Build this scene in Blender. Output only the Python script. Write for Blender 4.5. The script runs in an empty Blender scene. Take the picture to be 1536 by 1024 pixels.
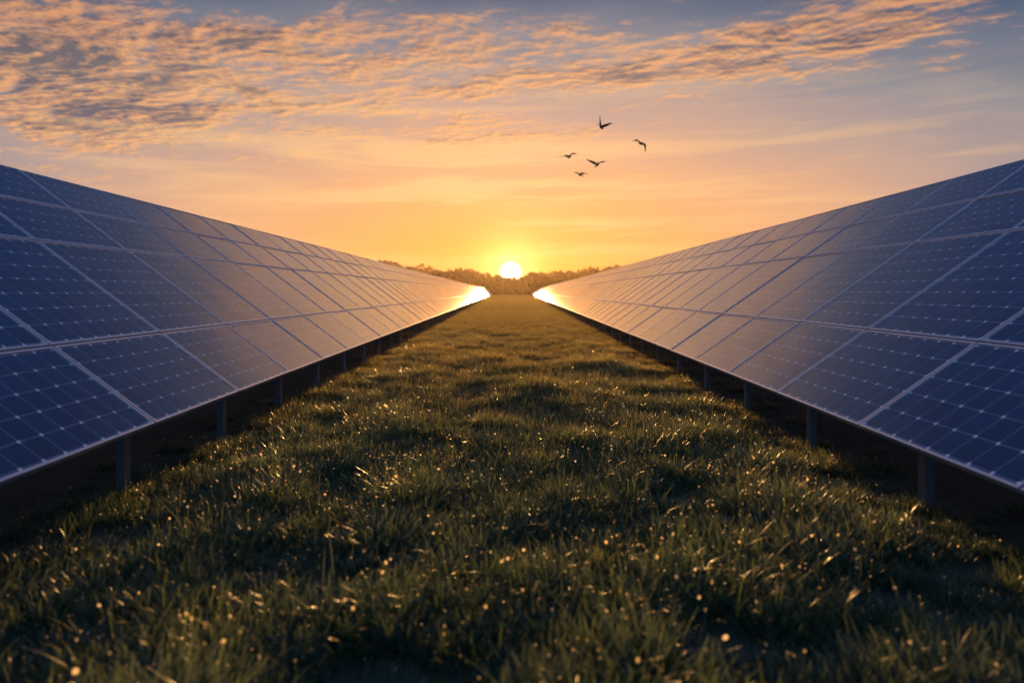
import bpy, math, random
import numpy as np
from mathutils import Vector, Matrix, noise as mnoise
random.seed(7); rng=np.random.default_rng(7)
scene=bpy.context.scene
col=scene.collection
R=math.radians
F=1024.0; H=1.49

def lin(c):
    out=[]
    for v in c:
        v=v/255.0
        out.append(v/12.92 if v<=0.04045 else ((v+0.055)/1.055)**2.4)
    return (out[0],out[1],out[2],1.0)

# ---------------------------------------------------------------- node helper
class NT:
    def __init__(s,tree): s.t=tree; s.n=tree.nodes; s.l=tree.links
    def new(s,ty,**kw):
        n=s.n.new(ty)
        for k,v in kw.items(): setattr(n,k,v)
        return n
    def put(s,sock,v):
        if v is None: return
        if isinstance(v,bpy.types.NodeSocket): s.l.new(v,sock)
        else: sock.default_value=v
    def m(s,op,a,b=None,c=None,clamp=False):
        n=s.new('ShaderNodeMath',operation=op); n.use_clamp=clamp
        s.put(n.inputs[0],a); s.put(n.inputs[1],b); s.put(n.inputs[2],c)
        return n.outputs[0]
    def vm(s,op,a,b=None):
        n=s.new('ShaderNodeVectorMath',operation=op)
        s.put(n.inputs[0],a); s.put(n.inputs[1],b)
        return n.outputs['Value'] if op in('DOT_PRODUCT','LENGTH') else n.outputs[0]
    def xyz(s,x,y,z):
        n=s.new('ShaderNodeCombineXYZ')
        s.put(n.inputs[0],x); s.put(n.inputs[1],y); s.put(n.inputs[2],z); return n.outputs[0]
    def sep(s,v):
        n=s.new('ShaderNodeSeparateXYZ'); s.put(n.inputs[0],v); return n.outputs
    def noise(s,vec,scale,detail=4,rough=.55,dist=0.0):
        n=s.new('ShaderNodeTexNoise'); s.put(n.inputs['Vector'],vec)
        n.inputs['Scale'].default_value=scale; n.inputs['Detail'].default_value=detail
        n.inputs['Roughness'].default_value=rough; n.inputs['Distortion'].default_value=dist
        return n.outputs[0]
    def ss(s,v,a,b,lo=0.0,hi=1.0):
        n=s.new('ShaderNodeMapRange',interpolation_type='SMOOTHSTEP')
        s.put(n.inputs[0],v)
        n.inputs[1].default_value=a; n.inputs[2].default_value=b
        n.inputs[3].default_value=lo; n.inputs[4].default_value=hi
        return n.outputs[0]
    def mix(s,f,a,b,bt='MIX'):
        n=s.new('ShaderNodeMix',data_type='RGBA',blend_type=bt)
        s.put(n.inputs[0],f); s.put(n.inputs[6],a); s.put(n.inputs[7],b)
        return n.outputs[2]
    def ramp(s,f,stops,interp='LINEAR'):
        n=s.new('ShaderNodeValToRGB'); s.put(n.inputs[0],f)
        cr=n.color_ramp; cr.interpolation=interp
        while len(cr.elements)<len(stops): cr.elements.new(0.5)
        for e,(p,c) in zip(cr.elements,stops): e.position=p; e.color=c
        return n.outputs[0]

def newmat(name):
    m=bpy.data.materials.new(name); m.use_nodes=True
    m.node_tree.nodes.clear()
    nt=NT(m.node_tree)
    out=nt.new('ShaderNodeOutputMaterial')
    return m,nt,out
def princ(nt,color,rough,metal=0.0,**kw):
    p=nt.new('ShaderNodeBsdfPrincipled')
    nt.put(p.inputs['Base Color'],color); nt.put(p.inputs['Roughness'],rough); nt.put(p.inputs['Metallic'],metal)
    for k,v in kw.items(): nt.put(p.inputs[k],v)
    return p

# ---------------------------------------------------------------- world
SUN_EL=1.65
w=bpy.data.worlds.new("World"); scene.world=w; w.use_nodes=True
w.node_tree.nodes.clear(); nt=NT(w.node_tree)
wo=nt.new('ShaderNodeOutputWorld')
d=nt.vm('NORMALIZE',nt.new('ShaderNodeTexCoord').outputs['Generated'])
X,Y,Z=nt.sep(d)
el=nt.m('MULTIPLY',nt.m('ARCSINE',Z),57.2958)
az=nt.m('MULTIPLY',nt.m('ARCTAN2',X,Y),57.2958)
ela=nt.m('ABSOLUTE',el)
q=nt.m('SQRT',nt.m('ADD',nt.m('MULTIPLY',ela,ela),nt.m('POWER',nt.m('MULTIPLY',nt.m('ABSOLUTE',az),0.40),2.0)))
soft=nt.noise(nt.xyz(nt.m('MULTIPLY',az,.05),nt.m('MULTIPLY',el,.2),0.0),1.0,2)
q2=nt.m('ADD',q,nt.m('MULTIPLY',nt.m('SUBTRACT',soft,.5),5.0))
qn=nt.m('DIVIDE',q2,80.0,clamp=True)
base=nt.ramp(qn,[(0.0,lin((240,134,50))),(3.5/80,lin((244,148,70))),(7/80,lin((242,168,104))),
 (11/80,lin((228,172,134))),(15.5/80,lin((192,160,148))),(19.5/80,lin((140,140,149))),(24/80,lin((84,99,124))),
 (33/80,lin((46,72,118))),(50/80,lin((62,98,156))),(1.0,lin((88,124,178)))])
zz=nt.m('ADD',nt.m('MAXIMUM',Z,0.0),0.05)
px=nt.m('DIVIDE',X,zz); py=nt.m('DIVIDE',Y,zz)
ca,sa=math.cos(R(20)),math.sin(R(20))
rx=nt.m('ADD',nt.m('MULTIPLY',px,ca),nt.m('MULTIPLY',py,-sa))
ry=nt.m('ADD',nt.m('MULTIPLY',px,sa),nt.m('MULTIPLY',py,ca))
P=nt.xyz(nt.m('MULTIPLY',rx,.60),ry,0.0)
P2=nt.xyz(nt.m('MULTIPLY',rx,.60),nt.m('ADD',ry,0.03),0.0)
big=nt.noise(nt.vm('ADD',nt.xyz(nt.m('MULTIPLY',rx,.5),ry,0.0),(8.3,4.7,0.0)),1.6,3,.55,.4)
mid=nt.noise(P,4.4,7,.72,.3)
fine=nt.noise(P,17.0,2,.6,.4)
fine2=nt.noise(P2,17.0,2,.6,.4)
mid2=nt.noise(P2,4.4,7,.72,.3)
def bump(a0,e0,aw,ew):
    da=nt.m('DIVIDE',nt.m('SUBTRACT',az,a0),aw); de=nt.m('DIVIDE',nt.m('SUBTRACT',el,e0),ew)
    r2=nt.m('ADD',nt.m('MULTIPLY',da,da),nt.m('MULTIPLY',de,de))
    return nt.m('EXPONENT',nt.m('MULTIPLY',r2,-1.0))
cov=nt.m('MULTIPLY',bump(-34,13.5,16,5.5),.29)
cov=nt.m('ADD',cov,nt.m('MULTIPLY',bump(-11,18.8,18,4.2),.20))
cov=nt.m('ADD',cov,nt.m('MULTIPLY',bump(28,19.0,16,3.0),.24))
cov=nt.m('ADD',cov,nt.m('MULTIPLY',bump(11,18.0,14,2.2),.19))
cov=nt.m('ADD',cov,nt.m('MULTIPLY',bump(-3,13.0,15,2.4),.20))
cov=nt.m('ADD',cov,nt.m('MULTIPLY',nt.ss(el,26,45),.04))
dens0=nt.m('ADD',nt.m('ADD',nt.m('MULTIPLY',big,.46),nt.m('MULTIPLY',mid,.62)),nt.m('MULTIPLY',fine,.26))
dens1=nt.m('ADD',dens0,cov)
dens=nt.ss(dens1,0.78,0.96)
dens=nt.m('MULTIPLY',dens,nt.ss(el,3.0,9.0))
rel=nt.m('ADD',nt.m('MULTIPLY',nt.m('SUBTRACT',fine,fine2),1.4),nt.m('MULTIPLY',nt.m('SUBTRACT',mid,mid2),6.0))
thick=nt.ss(dens1,0.84,1.10)
lit=nt.m('ADD',nt.m('SUBTRACT',.88,nt.m('MULTIPLY',thick,.90)),rel,clamp=True)
peach=nt.ramp(qn,[(0.0,lin((255,200,120))),(10/80,lin((255,192,124))),(18/80,lin((248,176,114))),(26/80,lin((222,154,108))),(45/80,lin((110,100,115))),(1.0,lin((90,115,155)))])
shade=nt.ramp(qn,[(0.0,lin((205,150,105))),(10/80,lin((172,134,122))),(17/80,lin((102,94,106))),(26/80,lin((64,71,90))),(1.0,lin((60,84,124)))])
ccol=nt.mix(lit,shade,peach)
sky1=nt.mix(nt.m('MULTIPLY',dens,.85),base,ccol)
cir=nt.noise(nt.xyz(nt.m('MULTIPLY',az,.045),nt.m('MULTIPLY',el,.55),4.0),1.0,5,.6,.6)
cm=nt.m('MULTIPLY',nt.m('MULTIPLY',nt.ss(cir,.43,.64),bump(-2,9.0,34,6.5)),.70)
sky2=nt.mix(cm,sky1,lin((255,202,140)))
sd=(0.0,math.cos(R(SUN_EL)),math.sin(R(SUN_EL)))
ang=nt.m('MULTIPLY',nt.m('ARCCOSINE',nt.m('MINIMUM',nt.vm('DOT_PRODUCT',d,sd),0.9999999)),57.2958)
g1=nt.m('MULTIPLY',nt.m('EXPONENT',nt.m('MULTIPLY',ang,-1/1.1)),4.2)
g2=nt.m('MULTIPLY',nt.m('EXPONENT',nt.m('MULTIPLY',ang,-1/5.0)),.45)
disc=nt.m('MULTIPLY',nt.ss(ang,1.0,.35),12.0)
def scl(c,f):
    return nt.vm('MULTIPLY',nt.xyz(f,f,f),c)
glow=nt.vm('ADD',nt.vm('ADD',scl((1.0,.46,.13),g1),scl((1.0,.38,.08),g2)),scl((1.0,.78,.42),disc))
tot=nt.vm('ADD',sky2,glow)
below=nt.ss(el,-4.0,-.2)
tot=nt.mix(below,lin((40,38,34)),tot)
bg=nt.new('ShaderNodeBackground'); nt.put(bg.inputs[0],tot); bg.inputs[1].default_value=1.0
skyt=nt.new('ShaderNodeTexSky',sky_type='NISHITA'); skyt.sun_disc=False
skyt.sun_elevation=R(2.0); skyt.sun_rotation=0.0
bg2=nt.new('ShaderNodeBackground'); nt.put(bg2.inputs[0],skyt.outputs[0]); bg2.inputs[1].default_value=0.006
add=nt.new('ShaderNodeAddShader'); nt.l.new(bg.outputs[0],add.inputs[0]); nt.l.new(bg2.outputs[0],add.inputs[1])
nt.l.new(add.outputs[0],wo.inputs[0])

# sun lamp
sl=bpy.data.lights.new("sun","SUN"); sl.energy=5.0; sl.angle=R(.8); sl.color=(1.0,.50,.15)
so=bpy.data.objects.new("sun",sl); col.objects.link(so); so.rotation_euler=(-R(90-2.9),0,0); so.location=(0,0,30)

# ---------------------------------------------------------------- camera
cd=bpy.data.cameras.new("camera"); cam=bpy.data.objects.new("camera",cd); col.objects.link(cam)
cam.location=(0,0,H); cam.rotation_euler=(R(90),0,0)
cd.lens=24; cd.sensor_width=36; cd.shift_y=-74/1536; cd.shift_x=2/1536
cd.clip_start=.05; cd.clip_end=6000
cd.dof.use_dof=True; cd.dof.focus_distance=9.0; cd.dof.aperture_fstop=1.0
scene.camera=cam
scene.view_settings.view_transform='Standard'; scene.view_settings.look='None'; scene.view_settings.exposure=0

# ---------------------------------------------------------------- ground
def gz(x,y):
    f=min(1.0,max(0.0,1-(abs(x)-3.2)/3.0))
    g=1.0 if y<12 else (max(.3,1-(y-12)/30) if y<60 else max(0,.3-(y-60)/120))
    return (mnoise.noise(Vector((x*.55,y*.55,0)))*.05+mnoise.noise(Vector((x*1.7,y*1.7,5)))*.04)*f*g
def meshobj(name,verts,faces,mats=(),smooth=False,parent=None,uvs=None,midx=None):
    me=bpy.data.meshes.new(name); me.from_pydata(verts,[],faces)
    for m in mats: me.materials.append(m)
    if midx is not None: me.polygons.foreach_set('material_index',midx)
    if uvs is not None:
        ul=me.uv_layers.new(name='UVMap'); ul.data.foreach_set('uv',np.array(uvs,dtype=np.float32).ravel())
    if smooth: me.polygons.foreach_set('use_smooth',[True]*len(me.polygons))
    me.update()
    o=bpy.data.objects.new(name,me); 
    col.objects.link(o)
    if parent: o.parent=parent
    return o
xs=sorted(set([-3000,-1500,-700,-300,-120,-60,-30,-15,-9]+[round(-6.5+.22*i,3) for i in range(60)]+[9,15,30,60,120,300,700,1500,3000]))
ys=[-300,-100,-30,-10,-3]+[round(-1+.25*i,3) for i in range(200)]+[50+1.5*i for i in range(1,60)]+[160,200,260,340,460,700,1200,2500,4500]
gv=[(x,y,gz(x,y)) for y in ys for x in xs]
nx=len(xs); gf=[(j*nx+i,j*nx+i+1,(j+1)*nx+i+1,(j+1)*nx+i) for j in range(len(ys)-1) for i in range(nx-1)]
gm,nt,o=newmat("soil_and_turf")
pos=nt.new('ShaderNodeNewGeometry').outputs['Position']
n1=nt.noise(pos,.6,4); n2=nt.noise(pos,9,5,.7)
c=nt.ramp(n2,[(.3,(.014,.014,.008,1)),(.55,(.03,.035,.016,1)),(.8,(.06,.06,.025,1))])
c=nt.mix(nt.m('MULTIPLY',n1,.6),c,(.05,.06,.022,1))
b=nt.new('ShaderNodeBump'); b.inputs['Strength'].default_value=.8; b.inputs['Distance'].default_value=.04; nt.put(b.inputs['Height'],n2)
p=princ(nt,c,.95); nt.l.new(b.outputs[0],p.inputs['Normal']); nt.l.new(p.outputs[0],o.inputs[0])
meshobj("ground",gv,gf,[gm],True)

# ---------------------------------------------------------------- solar arrays
pm,nt,o=newmat("solar_cells")
uv=nt.new('ShaderNodeUVMap').outputs[0]
U,V,_=nt.sep(uv)
def frac0(v):
    return nt.m('ABSOLUTE',nt.m('SUBTRACT',nt.m('FRACT',nt.m('ADD',v,.5)),.5))
du=frac0(U); dv=frac0(V)
line=nt.m('MAXIMUM',nt.m('LESS_THAN',du,.012),nt.m('LESS_THAN',dv,.012))
dia=nt.m('LESS_THAN',nt.m('ADD',du,dv),.080)
bus=nt.m('LESS_THAN',frac0(nt.m('MULTIPLY',nt.m('ADD',U,.1667),3.0)),.02)
cellr=nt.new('ShaderNodeTexWhiteNoise',noise_dimensions='2D')
nt.put(cellr.inputs['Vector'],nt.vm('FLOOR',uv))
gpos=nt.new('ShaderNodeNewGeometry').outputs['Position']
dirt=nt.noise(gpos,2.2,5,.65); fd=nt.noise(gpos,130,2,.6)
cc=nt.mix(cellr.outputs[0],(.001,.009,.042,1),(.003,.020,.082,1))
cc=nt.mix(nt.m('MULTIPLY',fd,.22),cc,(.02,.06,.14,1))
cc=nt.mix(nt.m('MULTIPLY',bus,.28),cc,(.14,.19,.3,1))
cc=nt.mix(nt.m('MULTIPLY',line,.80),cc,(.32,.40,.54,1))
cc=nt.mix(dia,cc,(.9,.92,.95,1))
rg=nt.m('ADD',.10,nt.m('MULTIPLY',dirt,.10))
b0_=nt.new('ShaderNodeBump'); b0_.inputs['Strength'].default_value=.5; b0_.inputs['Distance'].default_value=.008; nt.put(b0_.inputs['Height'],nt.noise(gpos,1.3,1,.5))
b=nt.new('ShaderNodeBump'); b.inputs['Strength'].default_value=.12; b.inputs['Distance'].default_value=.004; nt.put(b.inputs['Height'],nt.noise(gpos,60,3,.6)); nt.l.new(b0_.outputs[0],b.inputs['Normal'])
df=nt.new('ShaderNodeBsdfDiffuse'); nt.put(df.inputs[0],cc)
gg=nt.new('ShaderNodeBsdfGlossy'); gg.inputs[0].default_value=(.95,.96,.98,1); nt.put(gg.inputs['Roughness'],rg); nt.l.new(b.outputs[0],gg.inputs['Normal'])
fr=nt.new('ShaderNodeFresnel'); fr.inputs['IOR'].default_value=1.38
fr_=nt.m('MULTIPLY',nt.m('SUBTRACT',1.0,nt.m('EXPONENT',nt.m('MULTIPLY',fr.outputs[0],-3.2))),.70)
mx=nt.new('ShaderNodeMixShader'); nt.put(mx.inputs[0],fr_); nt.l.new(df.outputs[0],mx.inputs[1]); nt.l.new(gg.outputs[0],mx.inputs[2])
nt.l.new(mx.outputs[0],o.inputs[0])
fm,nt,o=newmat("anodised_aluminium")
gp=nt.new('ShaderNodeNewGeometry').outputs['Position']
p=princ(nt,nt.mix(nt.noise(gp,6,4),(.55,.56,.60,1),(.74,.75,.78,1)),.36,.6); nt.l.new(p.outputs[0],o.inputs[0])
bm_,nt,o=newmat("backsheet"); p=princ(nt,(.35,.36,.38,1),.6); nt.l.new(p.outputs[0],o.inputs[0])
sm,nt,o=newmat("galvanised_steel")
gp=nt.new('ShaderNodeNewGeometry').outputs['Position']
p=princ(nt,nt.mix(nt.noise(gp,14,5,.7),(.14,.12,.10,1),(.30,.27,.24,1)),.6,.5); nt.l.new(p.outputs[0],o.inputs[0])

def boxv(V_,F_,o,a,b_,c_):
    i=len(V_)
    for k in range(8):
        v=o+(a if k&1 else Vector())+(b_ if k&2 else Vector())+(c_ if k&4 else Vector())
        V_.append(tuple(v))
    for f in((0,2,3,1),(4,5,7,6),(0,1,5,4),(2,6,7,3),(0,4,6,2),(1,3,7,5)): F_.append(tuple(i+k for k in f))

def solar_row(side,Xb,zb,xe,ze,step,y0,y1,phase,postp,poststep,vpdx):
    par=bpy.data.objects.new("solar_panel_row",None); col.objects.link(par)
    a=math.atan(vpdx/F)
    D=Vector((math.sin(a),math.cos(a),0)); Lt=Vector((side*math.cos(a),-side*math.sin(a),0))
    S=(Lt*xe+Vector((0,0,ze))); L=S.length; S.normalize()
    N=D.cross(S); 
    if N.z<0: N=-N
    O=Lt*Xb+Vector((0,0,zb))
    br=[0,.235,.60,.80,1.0]
    gv_,gf_,guv=[],[],[]; fv,ff=[],[]; bv,bf=[],[]
    k0=math.ceil((y0-phase)/step); k1=int((y1-phase)/step)
    fw=.018; gap=.022; th=.04
    for k in range(k0,k1):
        ya=phase+k*step
        jz=random.uniform(-.002,.002)
        for r in range(4):
            s0=br[r]*L+gap/2; s1=br[r+1]*L-gap/2
            A=O+D*(ya+gap/2)+S*s0+N*jz; du=D*(step-gap)
            boxv(fv,ff,A-N*th,du,S*fw,N*th)
            boxv(fv,ff,A+S*(s1-s0-fw)-N*th,du,S*fw,N*th)
            boxv(fv,ff,A+S*fw-N*th,D*fw,S*(s1-s0-2*fw),N*th)
            boxv(fv,ff,A+S*fw+D*(step-gap-fw)-N*th,D*fw,S*(s1-s0-2*fw),N*th)
            i=len(gv_); g0=A+D*fw+S*fw-N*.006; gd=D*(step-gap-2*fw); gs=S*(s1-s0-2*fw)
            tw=[N*random.uniform(-.003,.003) for _ in range(2)]
            gv_+= [tuple(g0),tuple(g0+gd+tw[0]),tuple(g0+gd+gs+tw[0]+tw[1]),tuple(g0+gs+tw[1])]
            nu=8; nv=max(3,round((s1-s0)/.2)); m=.08
            uvq=[(-m,-m),(nu+m,-m),(nu+m,nv+m),(-m,nv+m)]
            f=[0,1,2,3]
            e=(gd.cross(gs)).dot(N)
            if e<0: f=[0,3,2,1]
            gf_.append(tuple(i+q_ for q_ in f)); guv+=[(uvq[q_][0]+k*20,uvq[q_][1]+r*20) for q_ in f]
            i=len(bv); g0=A+D*fw+S*fw-N*.018
            bv+= [tuple(g0),tuple(g0+gd),tuple(g0+gd+gs),tuple(g0+gs)]; bf.append((i,i+1,i+2,i+3))
    meshobj("glass_modules",gv_,gf_,[pm],parent=par,uvs=guv)
    meshobj("module_frames",fv,ff,[fm],parent=par)
    meshobj("backsheets",bv,bf,[bm_],parent=par)
    sv,sf=[],[]
    ya=phase+k0*step; yb=phase+k1*step
    for s in (.06,.34,.70,.95):
        boxv(sv,sf,O+D*ya+S*(s*L)-N*(th+.012+.06),D*(yb-ya),S*.05,N*.06)
    pv=[];pf=[]
    def post(c,x,z,wid):
        t=.012
        b0=O*0+Lt*x+D*c-Vector((0,0,.2)); hh=Vector((0,0,z+.2))
        boxv(pv,pf,b0-D*(wid/2),D*wid,Lt*t,hh)
        boxv(pv,pf,b0-D*(wid/2)+Lt*t,D*t,Lt*(wid*.6),hh)
        boxv(pv,pf,b0+D*(wid/2-t)+Lt*t,D*t,Lt*(wid*.6),hh)
    k=0; c=postp-poststep*4
    tn=ze/xe
    while c<y1-1:
        x1=Xb*1.1; post(c,x1,zb+(x1-Xb)*tn-.15,.085)
        x2=Xb+xe*.78; post(c,x2,zb+(x2-Xb)*tn-.17,.1)
        boxv(sv,sf,O+D*(c-.03)+S*(.04*L)-N*(th+.012+.06+.083),D*.06,S*(.92*L),N*.08)
        c+=poststep
    meshobj("purlins_and_rafters",sv,sf,[sm],parent=par)
    meshobj("posts",pv,pf,[sm],parent=par)
    return par
solar_row(-1,2.5,.53,3.245,2.434,1.61,-3,300,5.04,5.11,1.79,-18)
solar_row( 1,2.5,.485,3.85,2.70,1.675,-3,300,5.20,4.80,1.90, 22)

# ---------------------------------------------------------------- grass
gmat,nt,o=newmat("grass_blade")
oi=nt.new('ShaderNodeObjectInfo').outputs['Random']
uvn=nt.new('ShaderNodeUVMap').outputs[0]; U,V,_=nt.sep(uvn)
gp=nt.new('ShaderNodeNewGeometry').outputs['Position']
gx,gy,gz_=nt.sep(gp)
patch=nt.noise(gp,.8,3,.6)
sun_gold=nt.m('MULTIPLY',nt.ss(nt.m('ADD',gy,nt.m('MULTIPLY',nt.m('SUBTRACT',patch,.5),12.0)),2.5,17.0),.9)  # low sun's gold painted into blade colour, growing with distance down the lane
ca_=nt.mix(oi,(.030,.100,.075,1),(.060,.135,.060,1))
ca_=nt.mix(nt.m('MULTIPLY',nt.ss(patch,.45,.68),.4),ca_,(.10,.13,.05,1))
ca_=nt.mix(sun_gold,ca_,(.26,.18,.055,1))
ca_=nt.mix(nt.ss(U,.9,1.0),ca_,(.20,.16,.08,1))
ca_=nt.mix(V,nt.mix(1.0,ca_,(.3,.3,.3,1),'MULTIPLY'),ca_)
p=princ(nt,ca_,.30); p.inputs['Specular IOR Level'].default_value=.8
tip=nt.mix(sun_gold,(.40,.50,.14,1),(.95,.72,.18,1))
tcol=nt.mix(nt.m('MULTIPLY',V,V),nt.mix(sun_gold,(.02,.05,.015,1),(.24,.18,.04,1)),tip)
tr=nt.new('ShaderNodeBsdfTranslucent'); nt.put(tr.inputs[0],tcol)
mx=nt.new('ShaderNodeMixShader'); nt.put(mx.inputs[0],nt.m('ADD',.5,nt.m('MULTIPLY',sun_gold,.15)))
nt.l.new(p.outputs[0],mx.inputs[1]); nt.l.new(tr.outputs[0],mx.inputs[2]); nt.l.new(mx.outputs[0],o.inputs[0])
dmat,nt,o=newmat("dew_drop")
gl=nt.new('ShaderNodeBsdfTranslucent'); gl.inputs[0].default_value=(1,.84,.55,1)
gs_=nt.new('ShaderNodeBsdfGlossy'); gs_.inputs['Roughness'].default_value=.2
mx=nt.new('ShaderNodeMixShader'); mx.inputs[0].default_value=.08
nt.l.new(gl.outputs[0],mx.inputs[1]); nt.l.new(gs_.outputs[0],mx.inputs[2]); nt.l.new(mx.outputs[0],o.inputs[0])

tc=bpy.data.collections.new("grass_tufts")
def tuft(name,nb,rad,hmin,hmax,wd,drops,dr):
    v=[];f=[];uv=[];mi=[]
    for b in range(nb):
        a=random.random()*6.283; r=rad*math.sqrt(random.random())
        x0,y0=r*math.cos(a),r*math.sin(a)
        h=random.uniform(hmin,hmax); la=a+random.gauss(0,1.0); lean=random.uniform(.1,.9)*h; droop=random.uniform(0,.45)*h
        if b<drops: h=hmax*random.uniform(.85,1.2); lean*=.6; droop*=.3
        wv=random.uniform(.6,1.2)*wd; ta=la+math.pi/2+random.gauss(0,.5)
        seg=4; i0=len(v); u=random.random()
        pts=[]
        for s in range(seg+1):
            t=s/seg
            cx=x0+math.cos(la)*lean*t**1.8; cy=y0+math.sin(la)*lean*t**1.8; cz=h*t-droop*t**3-.02*(s==0)
            ww=wv*(1-t**1.6)*.5+.0002
            pts.append((cx,cy,cz))
            v.append((cx-math.cos(ta)*ww,cy-math.sin(ta)*ww,cz)); v.append((cx+math.cos(ta)*ww,cy+math.sin(ta)*ww,cz))
        for s in range(seg):
            k=i0+2*s; f.append((k,k+1,k+3,k+2)); mi.append(0)
            uv+=[(u,s/seg),(u,s/seg),(u,(s+1)/seg),(u,(s+1)/seg)]
        if b<drops:
            # thin lens-shaped film of dew clinging to the blade tip
            c=Vector(pts[random.choice([3,4,4])]); rr=dr*random.choice([.25,.25,.3,.35,.4,.5,.65,1.0]); an=random.random()*6.283; tl=random.gauss(0,.4)
            e1=Vector((math.cos(an),math.sin(an),0)); e2=Vector((-math.sin(an)*math.sin(tl),math.cos(an)*math.sin(tl),math.cos(tl)))
            nn=e1.cross(e2); i1=len(v); v.append(tuple(c+nn*rr*.25))
            for k in range(7): aa=k*6.283/7; v.append(tuple(c+e1*rr*math.cos(aa)+e2*rr*math.sin(aa)))
            for k in range(7): f.append((i1,i1+1+k,i1+1+(k+1)%7)); mi.append(1); uv+=[(0,0)]*3
    me=bpy.data.meshes.new(name); me.from_pydata(v,[],f)
    me.materials.append(gmat); me.materials.append(dmat)
    me.polygons.foreach_set('material_index',mi)
    ul=me.uv_layers.new(name='UVMap'); ul.data.foreach_set('uv',np.array(uv,dtype=np.float32).ravel())
    me.polygons.foreach_set('use_smooth',[True]*len(me.polygons)); me.update()
    ob=bpy.data.objects.new(name,me); tc.objects.link(ob)
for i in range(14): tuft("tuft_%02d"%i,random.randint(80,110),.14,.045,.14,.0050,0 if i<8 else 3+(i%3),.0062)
pts=[];rots=[];scs=[];idx=[]
def scatter(y0,y1,dn,smin,smax,dewp):
    area_w=lambda y:3.3+y*.02
    W=area_w(y1); n=int((y1-y0)*2*W*dn)
    xx=rng.uniform(-W,W,n); yy=rng.uniform(y0,y1,n)
    for x,y in zip(xx,yy):
        edge=abs(x)-(2.35+y*.019)+mnoise.noise(Vector((x,y*.9,3)))*.35
        if edge>0 and random.random()<min(.88,edge*1.7): continue
        fa=1.0 if y<12 else max(.45,1-(y-12)/40)
        cl=(mnoise.noise(Vector((x*1.3,y*1.3,9)))*.65+mnoise.noise(Vector((x*3.4,y*3.4,2)))*.6)*fa
        s=max(.5,(1+cl*1.0))*random.uniform(smin,smax)
        if edge>-.25: s*=.75
        pts.append((x,y,gz(x,y)-.005)); rots.append((random.gauss(0,.12),random.gauss(0,.12),random.random()*6.283))
        scs.append((max(s,.85*smin),max(s,.85*smin),s))
        dew=random.random()<dewp*(1.0+1.5*mnoise.noise(Vector((x*.8,y*.8,30))))
        idx.append(random.randint(8,13) if dew else random.randint(0,7))
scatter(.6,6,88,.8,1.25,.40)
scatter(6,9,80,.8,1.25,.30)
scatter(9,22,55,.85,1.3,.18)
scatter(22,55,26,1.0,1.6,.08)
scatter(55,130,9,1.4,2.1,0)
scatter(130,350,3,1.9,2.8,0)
me=bpy.data.meshes.new("grass"); me.from_pydata(pts,[],[])
for nm,dat in(("rot",rots),("scl",scs)):
    at=me.attributes.new(nm,'FLOAT_VECTOR','POINT'); at.data.foreach_set('vector',np.array(dat,dtype=np.float32).ravel())
at=me.attributes.new("idx",'INT','POINT'); at.data.foreach_set('value',np.array(idx,dtype=np.int32))
grass=bpy.data.objects.new("grass",me); col.objects.link(grass)
ng=bpy.data.node_groups.new("scatter","GeometryNodeTree")
ng.interface.new_socket("Geometry",in_out='INPUT',socket_type='NodeSocketGeometry')
ng.interface.new_socket("Geometry",in_out='OUTPUT',socket_type='NodeSocketGeometry')
gi=ng.nodes.new('NodeGroupInput'); go=ng.nodes.new('NodeGroupOutput')
ip=ng.nodes.new('GeometryNodeInstanceOnPoints'); ci=ng.nodes.new('GeometryNodeCollectionInfo')
ci.inputs[0].default_value=tc; ci.inputs[1].default_value=True; ci.inputs[2].default_value=True
ip.inputs['Pick Instance'].default_value=True
ra=ng.nodes.new('GeometryNodeInputNamedAttribute'); ra.data_type='FLOAT_VECTOR'; ra.inputs[0].default_value="rot"
sa_=ng.nodes.new('GeometryNodeInputNamedAttribute'); sa_.data_type='FLOAT_VECTOR'; sa_.inputs[0].default_value="scl"
ia_=ng.nodes.new('GeometryNodeInputNamedAttribute'); ia_.data_type='INT'; ia_.inputs[0].default_value="idx"
mp=ng.nodes.new('GeometryNodeMeshToPoints')
L=ng.links.new
L(gi.outputs[0],mp.inputs[0]); L(mp.outputs[0],ip.inputs['Points']); L(ci.outputs[0],ip.inputs['Instance'])
L(ia_.outputs[0],ip.inputs['Instance Index'])
L(ra.outputs[0],ip.inputs['Rotation']); L(sa_.outputs[0],ip.inputs['Scale']); L(ip.outputs[0],go.inputs[0])
md=grass.modifiers.new("scatter",'NODES'); md.node_group=ng
print("tufts",len(pts))

# ---------------------------------------------------------------- distant trees
lm,nt,o=newmat("tree_foliage")
gp=nt.new('ShaderNodeNewGeometry').outputs['Position']
c=nt.mix(nt.noise(gp,.25,3),(.045,.030,.013,1),(.07,.045,.018,1))
p=princ(nt,c,.8); tr=nt.new('ShaderNodeBsdfTranslucent'); nt.put(tr.inputs[0],nt.mix(1.0,c,(2.0,1.4,.9,1),'MULTIPLY'))
mx=nt.new('ShaderNodeMixShader'); mx.inputs[0].default_value=.2
nt.l.new(p.outputs[0],mx.inputs[1]); nt.l.new(tr.outputs[0],mx.inputs[2]); nt.l.new(mx.outputs[0],o.inputs[0])
bk,nt,o=newmat("bark"); p=princ(nt,(.06,.04,.03,1),.9); nt.l.new(p.outputs[0],o.inputs[0])
tv=[];tf=[];tm=[]
def topheight(x):
    u=x/380*F
    pts_=[(-2000,52),(-190,49),(-120,42),(-60,36),(-30,30),(-8,24),(14,24),(30,30),(70,35),(125,41),(200,46),(2000,52)]
    for (a,ha),(b,hb) in zip(pts_,pts_[1:]):
        if a<=u<=b:
            return (ha+(hb-ha)*(u-a)/(b-a))/F*380+1.2
    return 17
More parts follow.
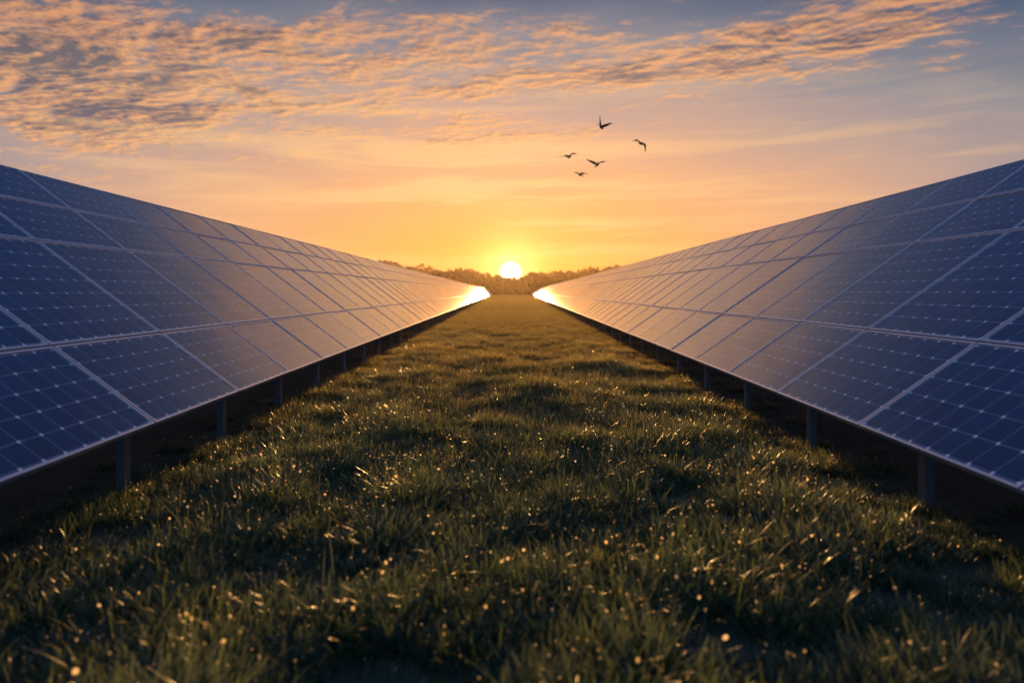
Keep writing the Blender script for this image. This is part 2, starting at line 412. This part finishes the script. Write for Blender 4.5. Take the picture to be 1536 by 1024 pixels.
def leaf(c0,s):
    a=Vector((random.gauss(0,1),random.gauss(0,1),random.gauss(0,1))).normalized()
    b_=a.cross(Vector((random.gauss(0,1),random.gauss(0,1),random.gauss(0,1)))).normalized()
    j=len(tv)
    for sx,sy in((-1,-.6),(.8,-1),(1,.7),(-.5,1)): tv.append(tuple(c0+a*s*sx+b_*s*sy))
    tf.append((j,j+1,j+2,j+3)); tm.append(0)
def tree(x,y,h):
    i=len(tv); r=h*.025; n=6
    for z,rr in((0,r),(h*.4,r*.7),(h*.8,r*.25)):
        for k in range(n): a=k*6.283/n; tv.append((x+rr*math.cos(a),y+rr*math.sin(a),z))
    for s in range(2):
        for k in range(n):
            tf.append((i+s*n+k,i+s*n+(k+1)%n,i+(s+1)*n+(k+1)%n,i+(s+1)*n+k)); tm.append(1)
    cw=h*random.uniform(.34,.48)
    lobes=[(random.gauss(0,cw*.42),random.gauss(0,cw*.4),h*random.uniform(.12,.82),cw*random.uniform(.3,.5)) for _ in range(11)]
    lobes.append((0,0,h*.86,cw*.34))
    for lx,ly,lz,lr in lobes:
        j=len(tv); tv.extend([(x-.1,y,h*.2),(x+.1,y,h*.2),(x+lx+.04,y+ly,lz),(x+lx-.04,y+ly,lz)]); tf.append((j,j+1,j+2,j+3)); tm.append(1)
        for _ in range(34):
            dv=Vector((random.gauss(0,1),random.gauss(0,1),random.gauss(0,1))).normalized()*lr*random.uniform(.3,1.05)
            leaf(Vector((x+lx,y+ly,min(lz+dv.z*.8,h*1.02)))+Vector((dv.x,dv.y,0)),random.uniform(.35,.8))
x=-270
while x<270:
    hh=topheight(x)*random.uniform(.84,1.04)
    tree(x,380+random.uniform(-8,8),hh)
    if random.random()<.85: tree(x+random.uniform(-2,2),392+random.uniform(-4,6),hh*random.uniform(.8,.97))
    tree(x+random.uniform(-2,2),366+random.uniform(-4,4),hh*random.uniform(.45,.65))
    step_=random.uniform(1.6,3.0) if abs(x)<80 else random.uniform(5,8)
    for _ in range(int(step_*60)):
        leaf(Vector((x+random.uniform(0,step_),374+random.uniform(-3,3),random.uniform(.0,.5)*hh)),random.uniform(.4,.8))
    x+=step_
meshobj("distant_tree_line",tv,tf,[lm,bk],midx=tm)

# ---------------------------------------------------------------- morning mist
mm,nt,o=newmat("thin_mist")
vs=nt.new('ShaderNodeVolumeScatter'); vs.inputs['Color'].default_value=(1,.76,.5,1)
vs.inputs['Density'].default_value=.00018; vs.inputs['Anisotropy'].default_value=.74
nt.l.new(vs.outputs[0],o.inputs['Volume'])
mv,mf=[],[]
boxv(mv,mf,Vector((-260,9,-1.5)),Vector((520,0,0)),Vector((0,400,0)),Vector((0,0,26)))
meshobj("morning_mist",mv,mf,[mm])

# ---------------------------------------------------------------- birds
bmat,nt,o=newmat("bird_feathers")
gp=nt.new('ShaderNodeTexCoord').outputs['Object']
p=princ(nt,nt.mix(nt.noise(gp,18,3),(.012,.010,.009,1),(.04,.03,.025,1)),.8); nt.l.new(p.outputs[0],o.inputs[0])
def bird(px_,py_,dist,span,yaw,pitch,roll,wl,wr):
    v=[];f=[]
    prof=[(-.20,.012,.0),(-.15,.03,0),(-.08,.056,-.004),(0,.070,-.008),(.07,.062,-.004),(.115,.040,.006),(.145,.038,.014),(.175,.034,.016),(.195,.018,.014),(.215,.008,.010),(.245,.001,.006)]
    n=8
    for y,r,z in prof:
        for k in range(n): a=k*6.283/n; v.append((r*math.cos(a),y,z+r*.9*math.sin(a)))
    for s in range(len(prof)-1):
        for k in range(n): f.append((s*n+k,s*n+(k+1)%n,(s+1)*n+(k+1)%n,(s+1)*n+k))
    for k in range(5):
        a=R(-22+11*k); i=len(v)
        for (l,wd) in((.0,.012),(.13,.022),(.15,.008)):
            cx=math.sin(a)*l; cy=-.17-math.cos(a)*l
            v.append((cx-wd,cy,.002*k)); v.append((cx+wd,cy,.002*k))
        f.append((i,i+1,i+3,i+2)); f.append((i+2,i+3,i+5,i+4))
    hs=span/2
    for sd_,(di,do) in((-1,wl),(1,wr)):
        st=[(0,.085,-.095),(.18,.10,-.12),(.40,.115,-.115),(.58,.085,-.11),(.76,.03,-.12),(.9,-.03,-.13),(1.0,-.09,-.14)]
        x_,z_=.035,.03; i=len(v); ps=0
        for t,yf,yb in st:
            dd=R(di if t<=.42 else do); x_+=(t-ps)*hs*math.cos(dd); z_+=(t-ps)*hs*math.sin(dd); ps=t
            th=.014*(1-t)+.003
            for (yy,oz) in((yf,0),((yf*.6+yb*.4),th),(yb,0),((yf*.6+yb*.4),-th*.4)):
                v.append((sd_*x_,yy,z_+oz))
        for s in range(len(st)-1):
            for k in range(4): f.append((i+4*s+k,i+4*s+(k+1)%4,i+4*s+4+(k+1)%4,i+4*s+4+k))
        for k in range(5):
            t=.80+.05*k; dd=R(do); bx=x_-(1-t)*hs*math.cos(dd); bz=z_-(1-t)*hs*math.sin(dd); a=R(-65+17*k); l=.12
            j=len(v); by=-.05
            ex=bx+math.cos(a)*l*math.cos(dd); ez=bz+math.cos(a)*l*math.sin(dd); ey=by+math.sin(a)*l
            v.extend([(sd_*bx,by+.02,bz),(sd_*bx,by-.02,bz),(sd_*ex,ey-.006,ez),(sd_*ex,ey+.008,ez)]); f.append((j,j+1,j+2,j+3))
    ob=meshobj("flying_bird",v,f,[bmat],True)
    ob.location=((px_-766)/F*dist,dist,H+(438-py_)/F*dist)
    ob.rotation_euler=(R(pitch),R(roll),R(yaw))
bird(902,191,31,.86,-38,-18,22,(50,62),(42,25))
bird(961,215,30,.90,32,32,8,(18,-14),(4,-62))
bird(854,235,32,.88,-42,28,-8,(28,0),(24,-15))
bird(896,247,32,.86,-32,34,3,(30,40),(28,12))
bird(870,262,36,.84,32,28,-4,(24,6),(22,-5))
